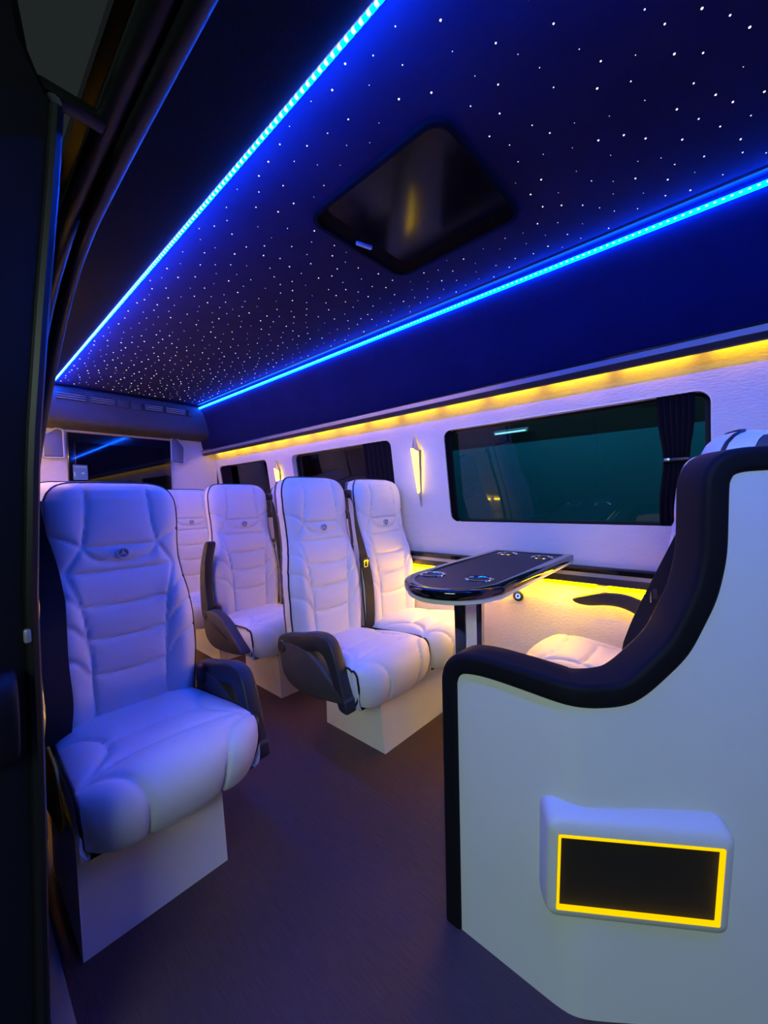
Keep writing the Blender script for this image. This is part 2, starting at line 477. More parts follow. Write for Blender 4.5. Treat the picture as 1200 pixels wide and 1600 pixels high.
def rear_speaker(label, poly):
    cx = sum(p[0] for p in poly) / len(poly); cz = sum(p[1] for p in poly) / len(poly)
    t = empty('rear_speaker', (cx, 3.805, cz)); tag(t, label, 'speaker', 'rear wall speakers')
    P = round_poly([(a - cx, b - cz) for a, b in poly], .014)
    MB().prism(P, lambda a, b, t_: (a, -t_, b), 0.0, 0.022, 0.004).build('housing', 'black_plastic', t, True)
    MB().prism([(a * .84, b * .88) for a, b in P], lambda a, b, t_: (a, -t_, b), 0.015, 0.027, 0.003).build('grille', 'speaker_grey', t, True)
    MB().tube([(a * .95, -0.023, b * .96) for a, b in P], 0.0065, 6, closed=True).build('rim', 'emblem_silver', t, True)
rear_speaker('chrome rimmed wedge speaker left of the rear screen', [(0.50, 1.415), (0.628, 1.42), (0.625, 1.635), (0.585, 1.648), (0.503, 1.585)])
rear_speaker('chrome rimmed wedge speaker right of the rear screen', [(1.378, 1.425), (1.49, 1.415), (1.498, 1.575), (1.43, 1.655), (1.38, 1.65)])

# near wall behind the door opening
nl = [(0.155, 0.0), (0.150, 0.9), (0.165, 1.2), (0.20, 1.50), (0.262, 1.80), (0.240, 1.80), (0.180, 1.50), (0.145, 1.2), (0.13, 0.9), (0.135, 0.0)]
o = bar('wall_left', nl, 1.56, Y1, 'felt'); struct(o, 'cream felt near side wall behind the sliding door opening', 'wall')

# ------------------------------------------------------------------ roof hatch
h = empty('roof_hatch', ((HX0 + HX1) / 2, (HY0 + HY1) / 2, ZC)); tag(h, 'square black glossy roof hatch with rounded corners in starlight ceiling', 'hatch')
hw_, hl_ = (HX1 - HX0) / 2, (HY1 - HY0) / 2
outer = rrect(-hw_, hw_, -hl_, hl_, 0.055); inn = rrect(-hw_ + .012, hw_ - .012, -hl_ + .012, hl_ - .012, 0.046)
G = [[(a, b, z) for a, b in lp] for lp, z in ((outer, 0.0), (outer, -0.012), (inn, -0.014), (inn, -0.004))]
MB().grid(G, True).build('frame', 'roof_black', h, 40)
MB().prism(rrect(-hw_ + .011, hw_ - .011, -hl_ + .011, hl_ - .011, .046), ID, -0.005, -0.003).build('tray', 'roof_black', h)
MB().prism(rrect(-hw_ + .012, hw_ - .075, -hl_ + .012, hl_ - .075, .03), ID, -0.0095, -0.0055, 0.001).build('blind', 'hatch_glass', h)
MB().box((-0.02, hl_ - 0.045, -0.011), (0.06, 0.012, 0.012), 0.003, rot=Matrix.Rotation(-0.3, 3, 'Z').to_euler()).build('latch', 'silver_trim', h, True)

# ------------------------------------------------------------------ seats
HWZ = [(0.40, .197), (0.46, .200), (0.55, .207), (0.68, .207), (0.76, .199), (0.83, .186), (0.89, .179), (0.95, .180), (1.02, .185), (1.08, .185), (1.105, .182), (1.13, .172), (1.148, .157), (1.158, .140), (1.164, .115)]
YF = [(0.40, .440), (0.50, .440), (0.60, .444), (0.72, .458), (0.82, .476), (0.90, .492), (0.98, .502), (1.06, .510), (1.11, .519), (1.14, .530), (1.155, .543), (1.164, .562)]
def itp(T, z): return np.interp(z, [a for a, b in T], [b for a, b in T])
def seg_dist(P, polys):
    D = np.full(P.shape[:-1], 9.0)
    for pl in polys:
        for a, b in zip(pl, pl[1:]):
            a = np.array(a); b = np.array(b); ab = b - a
            t = np.clip(((P - a) @ ab) / (ab @ ab + 1e-12), 0, 1)
            q = a + t[..., None] * ab
            D = np.minimum(D, np.hypot(*(np.moveaxis(P - q, -1, 0))))
    return D
def mir(pl): return [(-a, b) for a, b in pl]
def back_seams():
    S = []
    for pl in [catmull([(-.088, 1.164), (-.089, 1.08), (-.094, 1.02), (-.106, .955)], 5),
               catmull([(-.106, .955), (-.14, .978), (-.20, 1.005)], 4),
               catmull([(-.106, .955), (-.13, .915), (-.152, .877)], 4),
               catmull([(-.152, .877), (-.137, .83), (-.122, .775), (-.110, .68), (-.104, .57), (-.102, .42)], 5),
               catmull([(-.120, .765), (-.155, .808), (-.20, .825)], 4),
               catmull([(-.110, .665), (-.150, .72), (-.21, .742)], 4),
               catmull([(-.104, .555), (-.145, .615), (-.21, .640)], 4)]:
        S += [pl, mir(pl)]
    S.append([(-.106, .955), (.106, .955)])
    S.append(catmull([(-.106, .955), (-.088, .925), (-.06, .908), (0, .902), (.06, .908), (.088, .925), (.106, .955)], 5))
    for w, z in ((.152, .877), (.122, .770), (.110, .667), (.104, .557)):
        S.append(catmull([(-w, z), (0, z - .006), (w, z)], 4))
    return S
NU, NV = 61, 120
def back_y(x, z, hw):
    """front surface without seams"""
    uu = np.clip(np.abs(x) / hw, 0, 1)
    y = itp(YF, z) + 0.030 * uu ** 7 - 0.016 * np.exp(-((uu - .78) / .2) ** 2) * np.clip((0.9 - z) / .1, 0, 1)
    return y
def make_back_meshes():
    zs = np.concatenate([np.linspace(0.40, 1.10, NV - 18, endpoint=False), np.linspace(1.10, 1.164, 18)])
    us = np.linspace(-1, 1, NU)
    U, Z = np.meshgrid(us, zs)
    HW = itp(HWZ, Z); X = U * HW
    P = np.stack([X, Z], -1)
    Dm = seg_dist(P, back_seams())
    De = HW - np.abs(X)
    Y = back_y(X, Z, HW)
    puff = 0.008 * (1 - np.exp(-Dm / 0.022)) * (1 - np.exp(-De / 0.02))
    gro = 0.006 * np.exp(-(Dm / 0.0042) ** 2)
    Y = Y - puff + gro
    front = np.stack([X, Y, Z], -1)
    ring = [tuple(front[i, 0]) for i in range(NV)] + [tuple(front[-1, j]) for j in range(1, NU - 1)] + [tuple(front[i, -1]) for i in range(NV - 1, -1, -1)]
    mb = MB().grid([[tuple(p) for p in row] for row in front])
    def off(p, dy, sc_):
        return (p[0] * sc_, p[1] + dy, p[2] - (0.006 if p[2] > 1.15 and dy > .03 else 0))
    R1 = [off(p, 0.012, 1.012) for p in ring]; R2 = [off(p, 0.050, 1.0) for p in ring]
    mb.grid([ring, R1, R2])
    back = mb.mesh('backrest', 'leather', 60)
    # dark shell behind
    R3 = [off(p, 0.052, 0.985) for p in ring]; R4 = [off(p, 0.085, 0.93) for p in ring]; R5 = [(p[0] * .75, p[1] + .098, p[2] if p[2] < 1.12 else 1.12) for p in ring]
    sm = MB().grid([R3, R4, R5])
    n = len(ring); V = R5; F = [(i, i + 1, n - 2 - i, n - 1 - i) for i in range(n // 2 - 1)]
    sm.add(V, F)
    shell = sm.mesh('back_shell', 'dark_grey_plastic', 50)
    rp = [(p[0] * 1.006, p[1] + 0.004, p[2] + (.001 if p[2] > 1.15 else 0)) for p in ring]
    pip = MB().tube(rp[::2], 0.0042, 6).mesh('piping', 'piping', True)
    return back, shell, pip
ME_BACK, ME_SHELL, ME_BPIPE = make_back_meshes()

# cushion: a strip running from the back, over the front edge, and down
CP = catmull([(.50, .415), (.42, .425), (.30, .437), (.18, .449), (.10, .452), (.05, .443), (.018, .418), (.004, .385), (.006, .345), (.020, .305), (.034, .282)], 8)
def make_cushion_meshes():
    P = np.array(CP); seg = np.hypot(*np.diff(P, axis=0).T); S = np.concatenate([[0], np.cumsum(seg)])
    n = 84; s = np.linspace(0, S[-1], n)
    yy = np.interp(s, S, P[:, 0]); zz = np.interp(s, S, P[:, 1])
    ty = np.gradient(yy); tz = np.gradient(zz); l = np.hypot(ty, tz); ny, nz = -tz / l, ty / l   # normal
    sgn = np.sign(nz[5]); ny, nz = ny * sgn, nz * sgn
    hw = np.interp(s, [0, .12, .3, .45, .52, S[-1]], [.198, .205, .213, .215, .214, .205])
    us = np.linspace(-1, 1, 57)
    U, Sg = np.meshgrid(us, s); HW = np.interp(Sg, s, hw); X = U * HW
    def sp(y):  # arclength for a y on the top
        return float(np.interp(-y, -P[:60, 0], S[:60]))
    s0 = sp(.085); send = S[-1]
    seams = []
    for pl in [catmull([(-.215, s0), (-.17, s0 + .012), (-.125, s0 + .045), (-.098, s0 + .10), (-.090, s0 + .16), (-.088, send)], 5),
               catmull([(-.215, s0), (-.17, s0 - .035), (-.13, s0 - .10), (-.128, s0 - .17), (-.16, s0 - .24), (-.2, s0 - .27)], 5)]:
        seams += [pl, mir(pl)]
    seams.append(catmull([(-.215, s0), (-.12, s0 - .028), (0, s0 - .036), (.12, s0 - .028), (.215, s0)], 5))
    seams.append(catmull([(-.126, s0 - .14), (0, s0 - .15), (.126, s0 - .14)], 5))
    Q = np.stack([X, Sg], -1)
    Dm = seg_dist(Q, seams); De = HW - np.abs(X)
    uu = np.abs(U)
    hgt = 0.009 * (1 - np.exp(-Dm / 0.028)) * (1 - np.exp(-De / 0.03)) - 0.006 * np.exp(-(Dm / 0.0045) ** 2) - 0.022 * uu ** 6
    fr = np.clip((Sg - s0) / .1, 0, 1)
    Y = np.interp(Sg, s, yy) + np.interp(Sg, s, ny) * hgt + 0.030 * uu ** 4 * fr
    Zz = np.interp(Sg, s, zz) + np.interp(Sg, s, nz) * hgt
    top = np.stack([X, Y, Zz], -1)
    mb = MB().grid([[tuple(p) for p in row] for row in top])
    for j in (0, -1):
        e = [tuple(p) for p in top[:, j]]
        sg = -1 if j == 0 else 1
        mid = [(p[0] + sg * 0.004, p[1] + (.004 if p[1] < .05 else 0), max(p[2] - 0.06, 0.284)) for p in e]
        low = [(p[0] - sg * 0.012, max(p[1], .045), 0.283) for p in e]
        mb.grid([e, mid, low])
    lowl = [(top[i, 0][0] + .012, max(top[i, 0][1], .045), 0.283) for i in range(n)]
    lowr = [(top[i, -1][0] - .012, max(top[i, -1][1], .045), 0.283) for i in range(n)]
    mb.grid([lowl, lowr])
    cu = mb.mesh('cushion', 'leather', 60)
    pp = []
    for j, sg in ((0, -1), (-1, 1)):
        pp.append(MB().tube([(p[0] + sg * .0015, p[1], p[2]) for p in top[::2, j]] + [tuple(top[-1, j])], 0.0042, 6).mesh('piping', 'piping', True))
    return cu, pp
ME_CUSH, ME_CPIPE = make_cushion_meshes()

def make_emblem():
    mb = MB(); z0 = 0.928; y0 = float(itp(YF, z0)) - 0.0105
    R = Matrix.Rotation(PI / 2, 3, 'X')
    dk = MB().lathe([(0.0, 0.0), (0.0165, 0.0), (0.0165, -0.006)], (0, y0 + .001, z0), seg=28, R=R).mesh('emblem_disc', 'emblem_dark', 30)
    ring = [(0.0165 * math.cos(a), y0, z0 + 0.0165 * math.sin(a)) for a in np.linspace(0, 2 * PI, 28, endpoint=False)]
    mb.tube(ring, 0.0022, 6, closed=True)
    st_ = []
    for k in range(6):
        a = PI / 2 + k * PI / 3; rr_ = 0.0150 if k % 2 == 0 else 0.0034
        st_.append((rr_ * math.cos(a), rr_ * math.sin(a)))
    V = [(a, y0 - .0002, z0 + b) for a, b in st_] + [(0, y0 - .0030, z0)]
    mb.add(V, [(k, (k + 1) % 6, 6) for k in range(6)])
    return mb.mesh('emblem', 'emblem_silver', 30), dk
ME_EMB, ME_EMBD = make_emblem()

POD = smooth_poly([(.44, .475), (.36, .482), (.27, .460), (.17, .395), (.075, .335), (.075, .315), (.17, .300), (.30, .285), (.40, .285), (.475, .33), (.49, .42), (.475, .47)], 2, True)
ARM_DOWN = smooth_poly([(.505, .445), (.49, .485), (.44, .50), (.36, .515), (.27, .540), (.20, .545), (.155, .525), (.128, .47), (.098, .38), (.066, .295), (.072, .280), (.112, .285), (.122, .30), (.150, .385), (.178, .448), (.215, .478), (.28, .470), (.36, .435), (.42, .405), (.47, .40), (.50, .415)], 2, True)
ARM_UP = smooth_poly([(.500, .435), (.515, .47), (.520, .56), (.515, .66), (.495, .74), (.455, .82), (.435, .850), (.405, .848), (.402, .825), (.430, .77), (.452, .70), (.455, .62), (.445, .54), (.425, .47), (.430, .42), (.47, .40)], 2, True)
ARM_FLAT = smooth_poly([(.50, .46), (.505, .52), (.46, .575), (.38, .625), (.30, .648), (.22, .640), (.12, .606), (.10, .596), (.115, .580), (.17, .575), (.24, .590), (.30, .588), (.36, .560), (.42, .505), (.45, .455)], 2, True)
def profile_mesh(name, poly, x0, x1, m, bev=0.008):
    return MB().prism(poly, lambda a, b, t: (t, a, b), x0, x1, bev, 3).mesh(name, m, 35)
ME_POD = profile_mesh('armrest_pod', POD, -0.026, 0.026, 'dark_grey_plastic', 0.012)
ME_ARM = {k: profile_mesh('armrest', p, -0.024, 0.024, 'black_plastic') for k, p in (('down', ARM_DOWN), ('up', ARM_UP), ('flat', ARM_FLAT))}
ME_PIVOT = MB().lathe([(0, .006), (.020, .006), (.026, 0), (.026, -.03)], (0, 0, 0), seg=24, R=Matrix.Rotation(-PI / 2, 3, 'Y')).mesh('pivot_cap', 'black_plastic', 40)
ME_INSERT = MB().prism(smooth_poly([(.40, .445), (.30, .420), (.20, .375), (.20, .362), (.30, .385), (.40, .41)], 2, True), lambda a, b, t: (t, a, b), -0.03, -0.02, 0.002).mesh('pod_insert', 'black_plastic', 35)

def strap(pts, widths, th=0.0016):
    """flat belt along pts; widths = list of half width vectors"""
    mb = MB(); P = [Vector(p) for p in pts]; n = len(P); G = []
    for i in range(n):
        t = (P[min(i + 1, n - 1)] - P[max(i - 1, 0)]).normalized(); w = Vector(widths[i]); nn = t.cross(w).normalized() * th
        G.append([P[i] - w - nn, P[i] + w - nn, P[i] + w + nn, P[i] - w + nn])
    mb.grid(G, True); mb.add(G[0], [(0, 1, 2, 3)]); mb.add(G[-1], [(0, 1, 2, 3)])
    return mb

def make_seat(label, x, y, rz=0, arm=None, armside=-1, belt=1, base=(-.2, .2), zs=1.0, group=None, xs=1.0, buckle=True, fwd=0.0, bx=0.0, bang=None):
    t = empty('passenger_seat', (x, y, 0), rz); tag(t, label, 'seat', group)
    t.scale = (xs, 1, zs)
    a, b = base
    V = [(a, .118, 0), (b, .118, 0), (b, .49, 0), (a, .49, 0), (a, .150, .29), (b, .150, .29), (b, .49, .29), (a, .49, .29)]
    bm_ = MB().add(V, [(0, 1, 2, 3), (4, 5, 6, 7), (0, 1, 5, 4), (1, 2, 6, 5), (2, 3, 7, 6), (3, 0, 4, 7)])
    bo = bm_.build('base', 'vinyl', t)
    cu = link('cushion', ME_CUSH, t); [link('piping', q_, cu) for q_ in ME_CPIPE]
    bk = link('backrest', ME_BACK, t); link('piping', ME_BPIPE, bk)
    e = link('emblem', ME_EMB, bk); e['label'] = 'small round silver star emblem'; link('emblem_disc', ME_EMBD, bk)
    link('back_shell', ME_SHELL, t)
    if arm:
        p = None
        if arm != 'flat':
            p = link('armrest_pod', ME_POD, t); p.location = (armside * 0.237, 0, 0)
            if armside > 0: p.scale = (-1, 1, 1)
        if arm == 'up':
            q = link('pod_insert', ME_INSERT, p)
        r_ = link('armrest', ME_ARM[arm], t); r_.location = (armside * 0.238, 0, 0)
        pv = link('pivot_cap', ME_PIVOT, r_); pv.location = (armside * 0.024, 0.462, 0.447)
        if armside > 0: pv.rotation_euler = (0, 0, PI); 
        bk2 = empty_part = MB().box((armside * 0.205, .42, .462), (0.022, .035, .06), .006).build('belt_buckle', 'black_plastic', t, 40)
        MB().box((armside * 0.205, .420, .493), (0.014, .024, .006), .002).build('release_button', 'red_plastic', bk2)
    if belt:
        s = belt
        pts = catmull([(s * .203, .530, 1.085), (s * .207, .500, 1.03), (s * .206, .478, .92), (s * .216, .448, .78), (s * .222, .420, .64), (s * .218, .408, .52), (s * .222, .415, .44), (s * .230, .43, .36)], 6)
        pts = [(p[0] - s * bx * min(1, max(0, (1.0 - p[2]) / .2)), p[1] - fwd * min(1, max(0, (.97 - p[2]) / .4)), p[2]) for p in pts]
        n = len(pts)
        W_ = []
        for i in range(n):
            f = i / (n - 1)
            ang = math.radians(62 - 62 * min(1, f * 2.0))
            if bang: ang = bang
            wd = 0.020 + .010 * min(1, f * 2)
            W_.append((s * wd * math.cos(ang), wd * math.sin(ang), 0))
        bl = strap(pts, W_).build('seat_belt', 'belt', t)
        MB().box((s * .203, .545, 1.085), (.034, .05, .045), .008).build('belt_guide', 'black_plastic', t, 40)
        if buckle:
            tg = MB().box((s * .217, .437 - fwd * .55, .745), (.058, .012, .030), .003)
            tg.build('belt_latch', 'black_plastic', bl, 40)
            hm = MB()
            for dx, dz, sx, sz in ((-.011, 0, .004, .034), (.011, 0, .004, .034), (0, .015, .022, .004), (0, -.015, .022, .004)):
                hm.box((s * .212 + dx, .4265 - fwd * .57, .733 + dz), (sx, .003, sz))
            hm.build('belt_tongue', 'chrome', bl)
    return t

G1 = 'white quilted passenger seats'
make_seat('nearest white quilted seat by the sliding door, lit blue, armrest lowered', 0.385, 1.005, 0, 'down', 1, -1, (-.209, .137), 0.968, G1, buckle=False, bx=.028, fwd=.012)
make_seat('white seat by the aisle facing the table, armrest folded down', 1.195, 0.972, 0, 'down', -1, 1, (-.012, .2195), 1.0, G1)
make_seat('white seat facing the table, next to the side wall, lit yellow', 1.634, 0.972, 0, None, 1, 0, (-.2195, .02), 1.0, G1)
make_seat('white second row aisle seat with its black armrest raised upright', 1.195, 1.709, 0, 'up', -1, 1, (-.02, .2195), 1.0, G1)
make_seat('white second row seat at the wall, mostly hidden behind others', 1.634, 1.709, 0, None, 1, 0, (-.2195, .02), 1.0, G1)
make_seat('white seat directly behind the nearest seat, only its left edge showing', 0.425, 1.709, 0, None, 1, -1, (-.209, .137), 1.0, G1)
make_seat('white rear row seat between nearest seat and raised armrest', 1.19, 2.446, 0, 'flat', -1, 0, (.0, .2), 0.995, G1)
make_seat('white rear row seat in the corner under the small rear window', 1.60, 2.446, 0, None, 1, 0, (-.20, .02), 0.995, G1)
make_seat('rear facing white seat directly behind the black edged partition', 1.222, 0.585, PI, None, 1, -1, (-.2, .2), 1.01, G1, .94, fwd=.075, bang=1.35)
make_seat('rear facing white seat at the side wall with slim curved armrest', 1.628, 0.655, PI, 'flat', -1, 0, (-.2, .2), 1.0, G1, .94)

# ------------------------------------------------------------------ curved partition beside the rear-facing seats
PATH = [(.806, .503), (.806, .40), (.806, .33), (.806, .27), (.814, .240), (.842, .200), (.905, .12), (.98, .017), (1.04, -.065), (1.1, -.12), (1.2, -.16), (1.88, -.16)]
PD = np.array(smooth_poly(PATH, 3)); PS = np.concatenate([[0], np.cumsum(np.hypot(*np.diff(PD, axis=0).T))])
def surf(s, z, n=0.0):
    if s < 0: p = np.array([.806, .503 - s]); tdir = np.array([0, -1.0])
    else:
        p = np.array([np.interp(s, PS, PD[:, 0]), np.interp(s, PS, PD[:, 1])])
        a = np.array([np.interp(s - .02, PS, PD[:, 0]), np.interp(s - .02, PS, PD[:, 1])]); b = np.array([np.interp(s + .02, PS, PD[:, 0]), np.interp(s + .02, PS, PD[:, 1])])
        tdir = (b - a) / np.hypot(*(b - a))
    nn = np.array([-tdir[1], tdir[0]])     # points away from the aisle
    q = p + nn * n
    return (q[0], q[1], z)
EDGE = [(0, 0), (0, .15), (0, .30), (0, .45), (0, .58), (.001, .612), (.012, .632), (.04, .640), (.084, .643), (.155, .641), (.23, .637), (.298, .634), (.355, .641), (.392, .660), (.435, .700), (.472, .743), (.499, .796), (.520, .845), (.532, .892), (.539, .939), (.541, 1.00), (.542, 1.05), (.545, 1.072), (.558, 1.084), (.605, 1.088), (.75, 1.09), (1.0, 1.09), (1.46, 1.09)]
ED = catmull(EDGE, 5)
pt = empty('partition', (.85, .25, 0)); tag(pt, 'white curved partition with thick black padded edge', 'partition')
lc = lambda p: (p[0] - .85, p[1] - .25, p[2])
es = np.maximum.accumulate(np.array([e[0] for e in ED]) + np.arange(len(ED)) * 1e-6); ez = np.array([e[1] for e in ED])
i0 = next(i for i, e in enumerate(ED) if e[1] > .6)
ss = np.unique(np.concatenate([[0.0], np.linspace(.002, .52, 50), np.linspace(.52, .56, 20), np.linspace(.56, 1.46, 40)]))
Gf, Gb = [], []
for s in ss:
    zt = float(np.interp(s, es[i0:], ez[i0:])) + .012
    Gf.append([lc(surf(s, f * zt, 0.0)) for f in np.linspace(0, 1, 8)]); Gb.append([lc(surf(s, f * zt, 0.078)) for f in np.linspace(0, 1, 8)])
mb = MB().grid(Gf).grid(Gb)
mb.grid([[g[-1] for g in Gf], [g[-1] for g in Gb]]); mb.grid([Gf[0], Gb[0]]); mb.grid([Gf[-1], Gb[-1]])
mb.build('panel', 'panel_white', pt, 50)
# padded black edge: rounded section swept along the edge line
def offset_curve(c, o_):
    out = []
    for i in range(len(c)):
        a = np.array(c[max(i - 1, 0)]); b = np.array(c[min(i + 1, len(c) - 1)]); t = (b - a) / (np.hypot(*(b - a)) + 1e-9)
        out.append((c[i][0] - t[1] * o_, c[i][1] + t[0] * o_))
    return out
sec = rrect(-0.002, 0.046, -0.006, 0.088, 0.013, 5)
rows = []
cols = [offset_curve(ED, o_) for o_, n_ in sec]
for i in range(len(ED)):
    rows.append([lc(surf(cols[k][i][0], max(cols[k][i][1], 0), sec[k][1])) for k in range(len(sec))])
mb = MB().grid(rows, True); mb.add(rows[0], [tuple(range(len(sec)))]); mb.add(rows[-1], [tuple(range(len(sec)))])
mb.build('padded_edge', 'black_leather', pt, 60)

# speaker in the partition
spk = empty('partition_speaker', (.861, .1445, .312), -.9622)
spk.rotation_euler = (.08, .012, -.9622)
tag(spk, 'black rectangular speaker with glowing yellow frame low on partition', 'speaker')
# local x along the panel, local -y = towards the aisle
hl, hz_ = .1476, .0815
def frame_grid(rects): # half width, low z, high z, corner radius, y
    return [[(p[0], y_, p[1]) for p in rrect(-hx, hx, z0, z1, rr_, 5)] for hx, z0, z1, rr_, y_ in rects]
MB().grid(frame_grid([(hl + .020, -.110, .128, .03, .10), (hl + .021, -.106, .124, .03, .030), (hl + .019, -.101, .112, .022, .009), (hl + .014, -.096, .103, .016, .001), (hl + .001, -hz_ - .001, hz_ + .001, .004, .0), (hl - .001, -hz_ + .001, hz_ - .001, .003, .014)]), True).build('hood', 'panel_white', spk, 60)
MB().grid(frame_grid([(hl, -hz_, hz_, .004, .001), (hl, -hz_, hz_, .003, -.001), (hl - .005, -hz_ + .005, hz_ - .005, .002, -.001), (hl - .006, -hz_ + .006, hz_ - .006, .002, .007)]), True).build('light_frame', 'led_yellow_frame', spk)
MB().prism(rrect(-hl + .003, hl - .003, -hz_ + .003, hz_ - .003, .003), lambda a_, b_, t_: (a_, t_, b_), .006, .016).build('grille', 'grille', spk)

# ------------------------------------------------------------------ table
tb = empty('table', (1.22, .72, 0)); tag(tb, 'black pedestal table with rounded end and four cup holders', 'table')
TZ = .79
OUT = [(1.845, .923), (1.40, .892)] + catmull([(1.257, .880), (1.12, .868), (1.02, .833), (.955, .77), (.925, .69), (.945, .605), (1.01, .545), (1.10, .518)], 6) + [(1.40, .530), (1.858, .551)]
def inset(poly, o_):
    n = len(poly); out = []
    for i in range(n):
        p0, p1, p2 = (np.array(poly[k % n]) for k in (i - 1, i, i + 1))
        t1 = (p1 - p0) / np.hypot(*(p1 - p0)); t2 = (p2 - p1) / np.hypot(*(p2 - p1))
        n1 = np.array([-t1[1], t1[0]]); n2 = np.array([-t2[1], t2[0]]); m_ = n1 + n2; m_ /= np.hypot(*m_); m_ /= max(.4, m_ @ n1)
        out.append(tuple(p1 + m_ * o_))
    return out
area_ = sum(OUT[i][0] * OUT[(i + 1) % len(OUT)][1] - OUT[(i + 1) % len(OUT)][0] * OUT[i][1] for i in range(len(OUT)))
sg_ = 1 if area_ > 0 else -1
tl = lambda p, z: (p[0] - 1.22, p[1] - .72, z)
rings = [(.034, TZ - .006), (.034, TZ - .001), (.030, TZ), (.006, TZ), (.001, TZ - .004), (0, TZ - .014), (.001, TZ - .026), (.006, TZ - .030), (.10, TZ - .031)]
MB().grid([[tl(p, z) for p in inset(OUT, sg_ * o_)] for o_, z in rings], True).build('rim', 'black_gloss', tb, 50)
I = inset(OUT, sg_ * .034)
MB().prism(I, lambda a_, b_, t_: tl((a_, b_), t_), TZ - .02, TZ - .0045).build('inlay', 'table_inlay', tb)
MB().prism(inset(OUT, sg_ * .010), lambda a_, b_, t_: tl((a_, b_), t_), TZ - .044, TZ - .030, .003).build('underside', 'panel_white', tb, 40)
for cx, cy in ((1.742, .805), (1.709, .634), (1.128, .795), (1.150, .628)):
    ch = MB().lathe([(.036, -.002), (.045, -.0035), (.046, .002), (.043, .0045), (.037, .004), (.034, .0005), (.033, -.003)], (cx - 1.22, cy - .72, TZ - .004), seg=36).build('cup_holder', 'chrome', tb, True)
    MB().lathe([(.0345, .0015), (.033, -.0008), (.0, -.0012)], (cx - 1.22, cy - .72, TZ - .004), seg=28).build('cup_well', 'black_plastic', ch, True)
# pedestal: faceted column, white face between black ones
def colpoly(k): return [(-.058 * k, -.002), (-.032 * k, -.045 * k), (.032 * k, -.045 * k), (.058 * k, -.002), (.035 * k, .045 * k), (-.035 * k, .045 * k)]
ca = math.radians(-42)
def rot(p): return (p[0] * math.cos(ca) - p[1] * math.sin(ca) + .055, p[0] * math.sin(ca) + p[1] * math.cos(ca) + .02)
cb, cw = MB(), MB()
lo = [(*rot(p), 0.03) for p in colpoly(.82)]; hi = [(*rot(p), TZ - .045) for p in colpoly(1.0)]
cb.add(lo + hi, [(0, 1, 7, 6), (1, 2, 8, 7), (2, 3, 9, 8), (3, 4, 10, 9), (4, 5, 11, 10), (5, 0, 6, 11), (0, 1, 2, 3, 4, 5), (6, 7, 8, 9, 10, 11)])
cb.build('column', 'black_gloss', tb)
f = lambda k, z, x_, dy: (*rot((x_ * k, -.045 * k + dy)), z)
V = [f(.82, .035, -.030, -.003), f(.82, .035, .018, -.003), f(1, TZ - .046, .010, -.003), f(1, TZ - .046, -.028, -.003), f(.82, .035, -.030, .006), f(.82, .035, .018, .006), f(1, TZ - .046, .010, .006), f(1, TZ - .046, -.028, .006)]
cw.add(V, [(0, 1, 2, 3), (4, 5, 6, 7), (0, 1, 5, 4), (1, 2, 6, 5), (2, 3, 7, 6), (3, 0, 4, 7)]).build('column_inlay', 'panel_white', tb)
MB().lathe([(0, .03), (.07, .03), (.078, .022), (.08, .001), (0, .001)], (.055, .02, 0), seg=36).build('foot_plate', 'black_gloss', tb, 40)
MB().box((.62, .02, TZ - .045), (.05, .26, .05), .005).build('wall_bracket', 'black_plastic', tb)

# ------------------------------------------------------------------ wall fittings
def sconce(label, y, z0, z1, k):
    zc = z0 + (z1 - z0) * .80
    t = empty('wall_sconce', (wallx(zc) - .001, y, zc)); tag(t, label, 'wall lamp', 'diamond wall lamps')
    ln = lambda yy, zz, out: (wallx(zz) - out - t.location[0], yy - y, zz - zc)
    w = .036 * k
    rim = [(y, z1), (y - w, zc), (y, z0), (y + w, zc)]; mid_ = [(y, z1 - .01), (y - w * .8, zc), (y, z0 + .02), (y + w * .8, zc)]
    # faceted metal diamond with a ridge
    V = [ln(a_, b_, .010) for a_, b_ in rim] + [ln(a_, b_, .022) for a_, b_ in [(y, z1 - .004), (y - w * .78, zc), (y, z0 + .012), (y + w * .78, zc)]]
    V += [ln(y, zc + .004, .030)]
    MB().add(V, [(0, 1, 5, 4), (1, 2, 6, 5), (2, 3, 7, 6), (3, 0, 4, 7), (4, 5, 8), (5, 6, 8), (6, 7, 8), (7, 4, 8)]).build('body', 'satin_metal', t)
    tri = [(y - w * .60, zc - .010), (y + w * .55, zc + .012), (y + w * .05, z0 + (z1 - z0) * .20), (y - w * .12, z0 + (z1 - z0) * .22)]
    V = [ln(a_, b_, .020) for a_, b_ in tri] + [ln(a_, b_, .036) for a_, b_ in tri]
    MB().add(V, [(0, 1, 2, 3), (4, 5, 6, 7), (0, 1, 5, 4), (1, 2, 6, 5), (2, 3, 7, 6), (3, 0, 4, 7)]).build('lamp_glass', 'sconce_light', t)
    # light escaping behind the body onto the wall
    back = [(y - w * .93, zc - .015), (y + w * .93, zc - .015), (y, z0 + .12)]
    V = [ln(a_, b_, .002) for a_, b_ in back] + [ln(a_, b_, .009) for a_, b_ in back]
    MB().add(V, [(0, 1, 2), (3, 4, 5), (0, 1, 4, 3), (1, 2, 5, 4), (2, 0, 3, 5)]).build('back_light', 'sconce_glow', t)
sconce('lit brass diamond wall lamp between the large and middle windows', 1.362, 1.004, 1.404, 1.0)
sconce('lit brass diamond wall lamp between the middle and small rear windows', 2.745, 1.004, 1.385, 1.0)

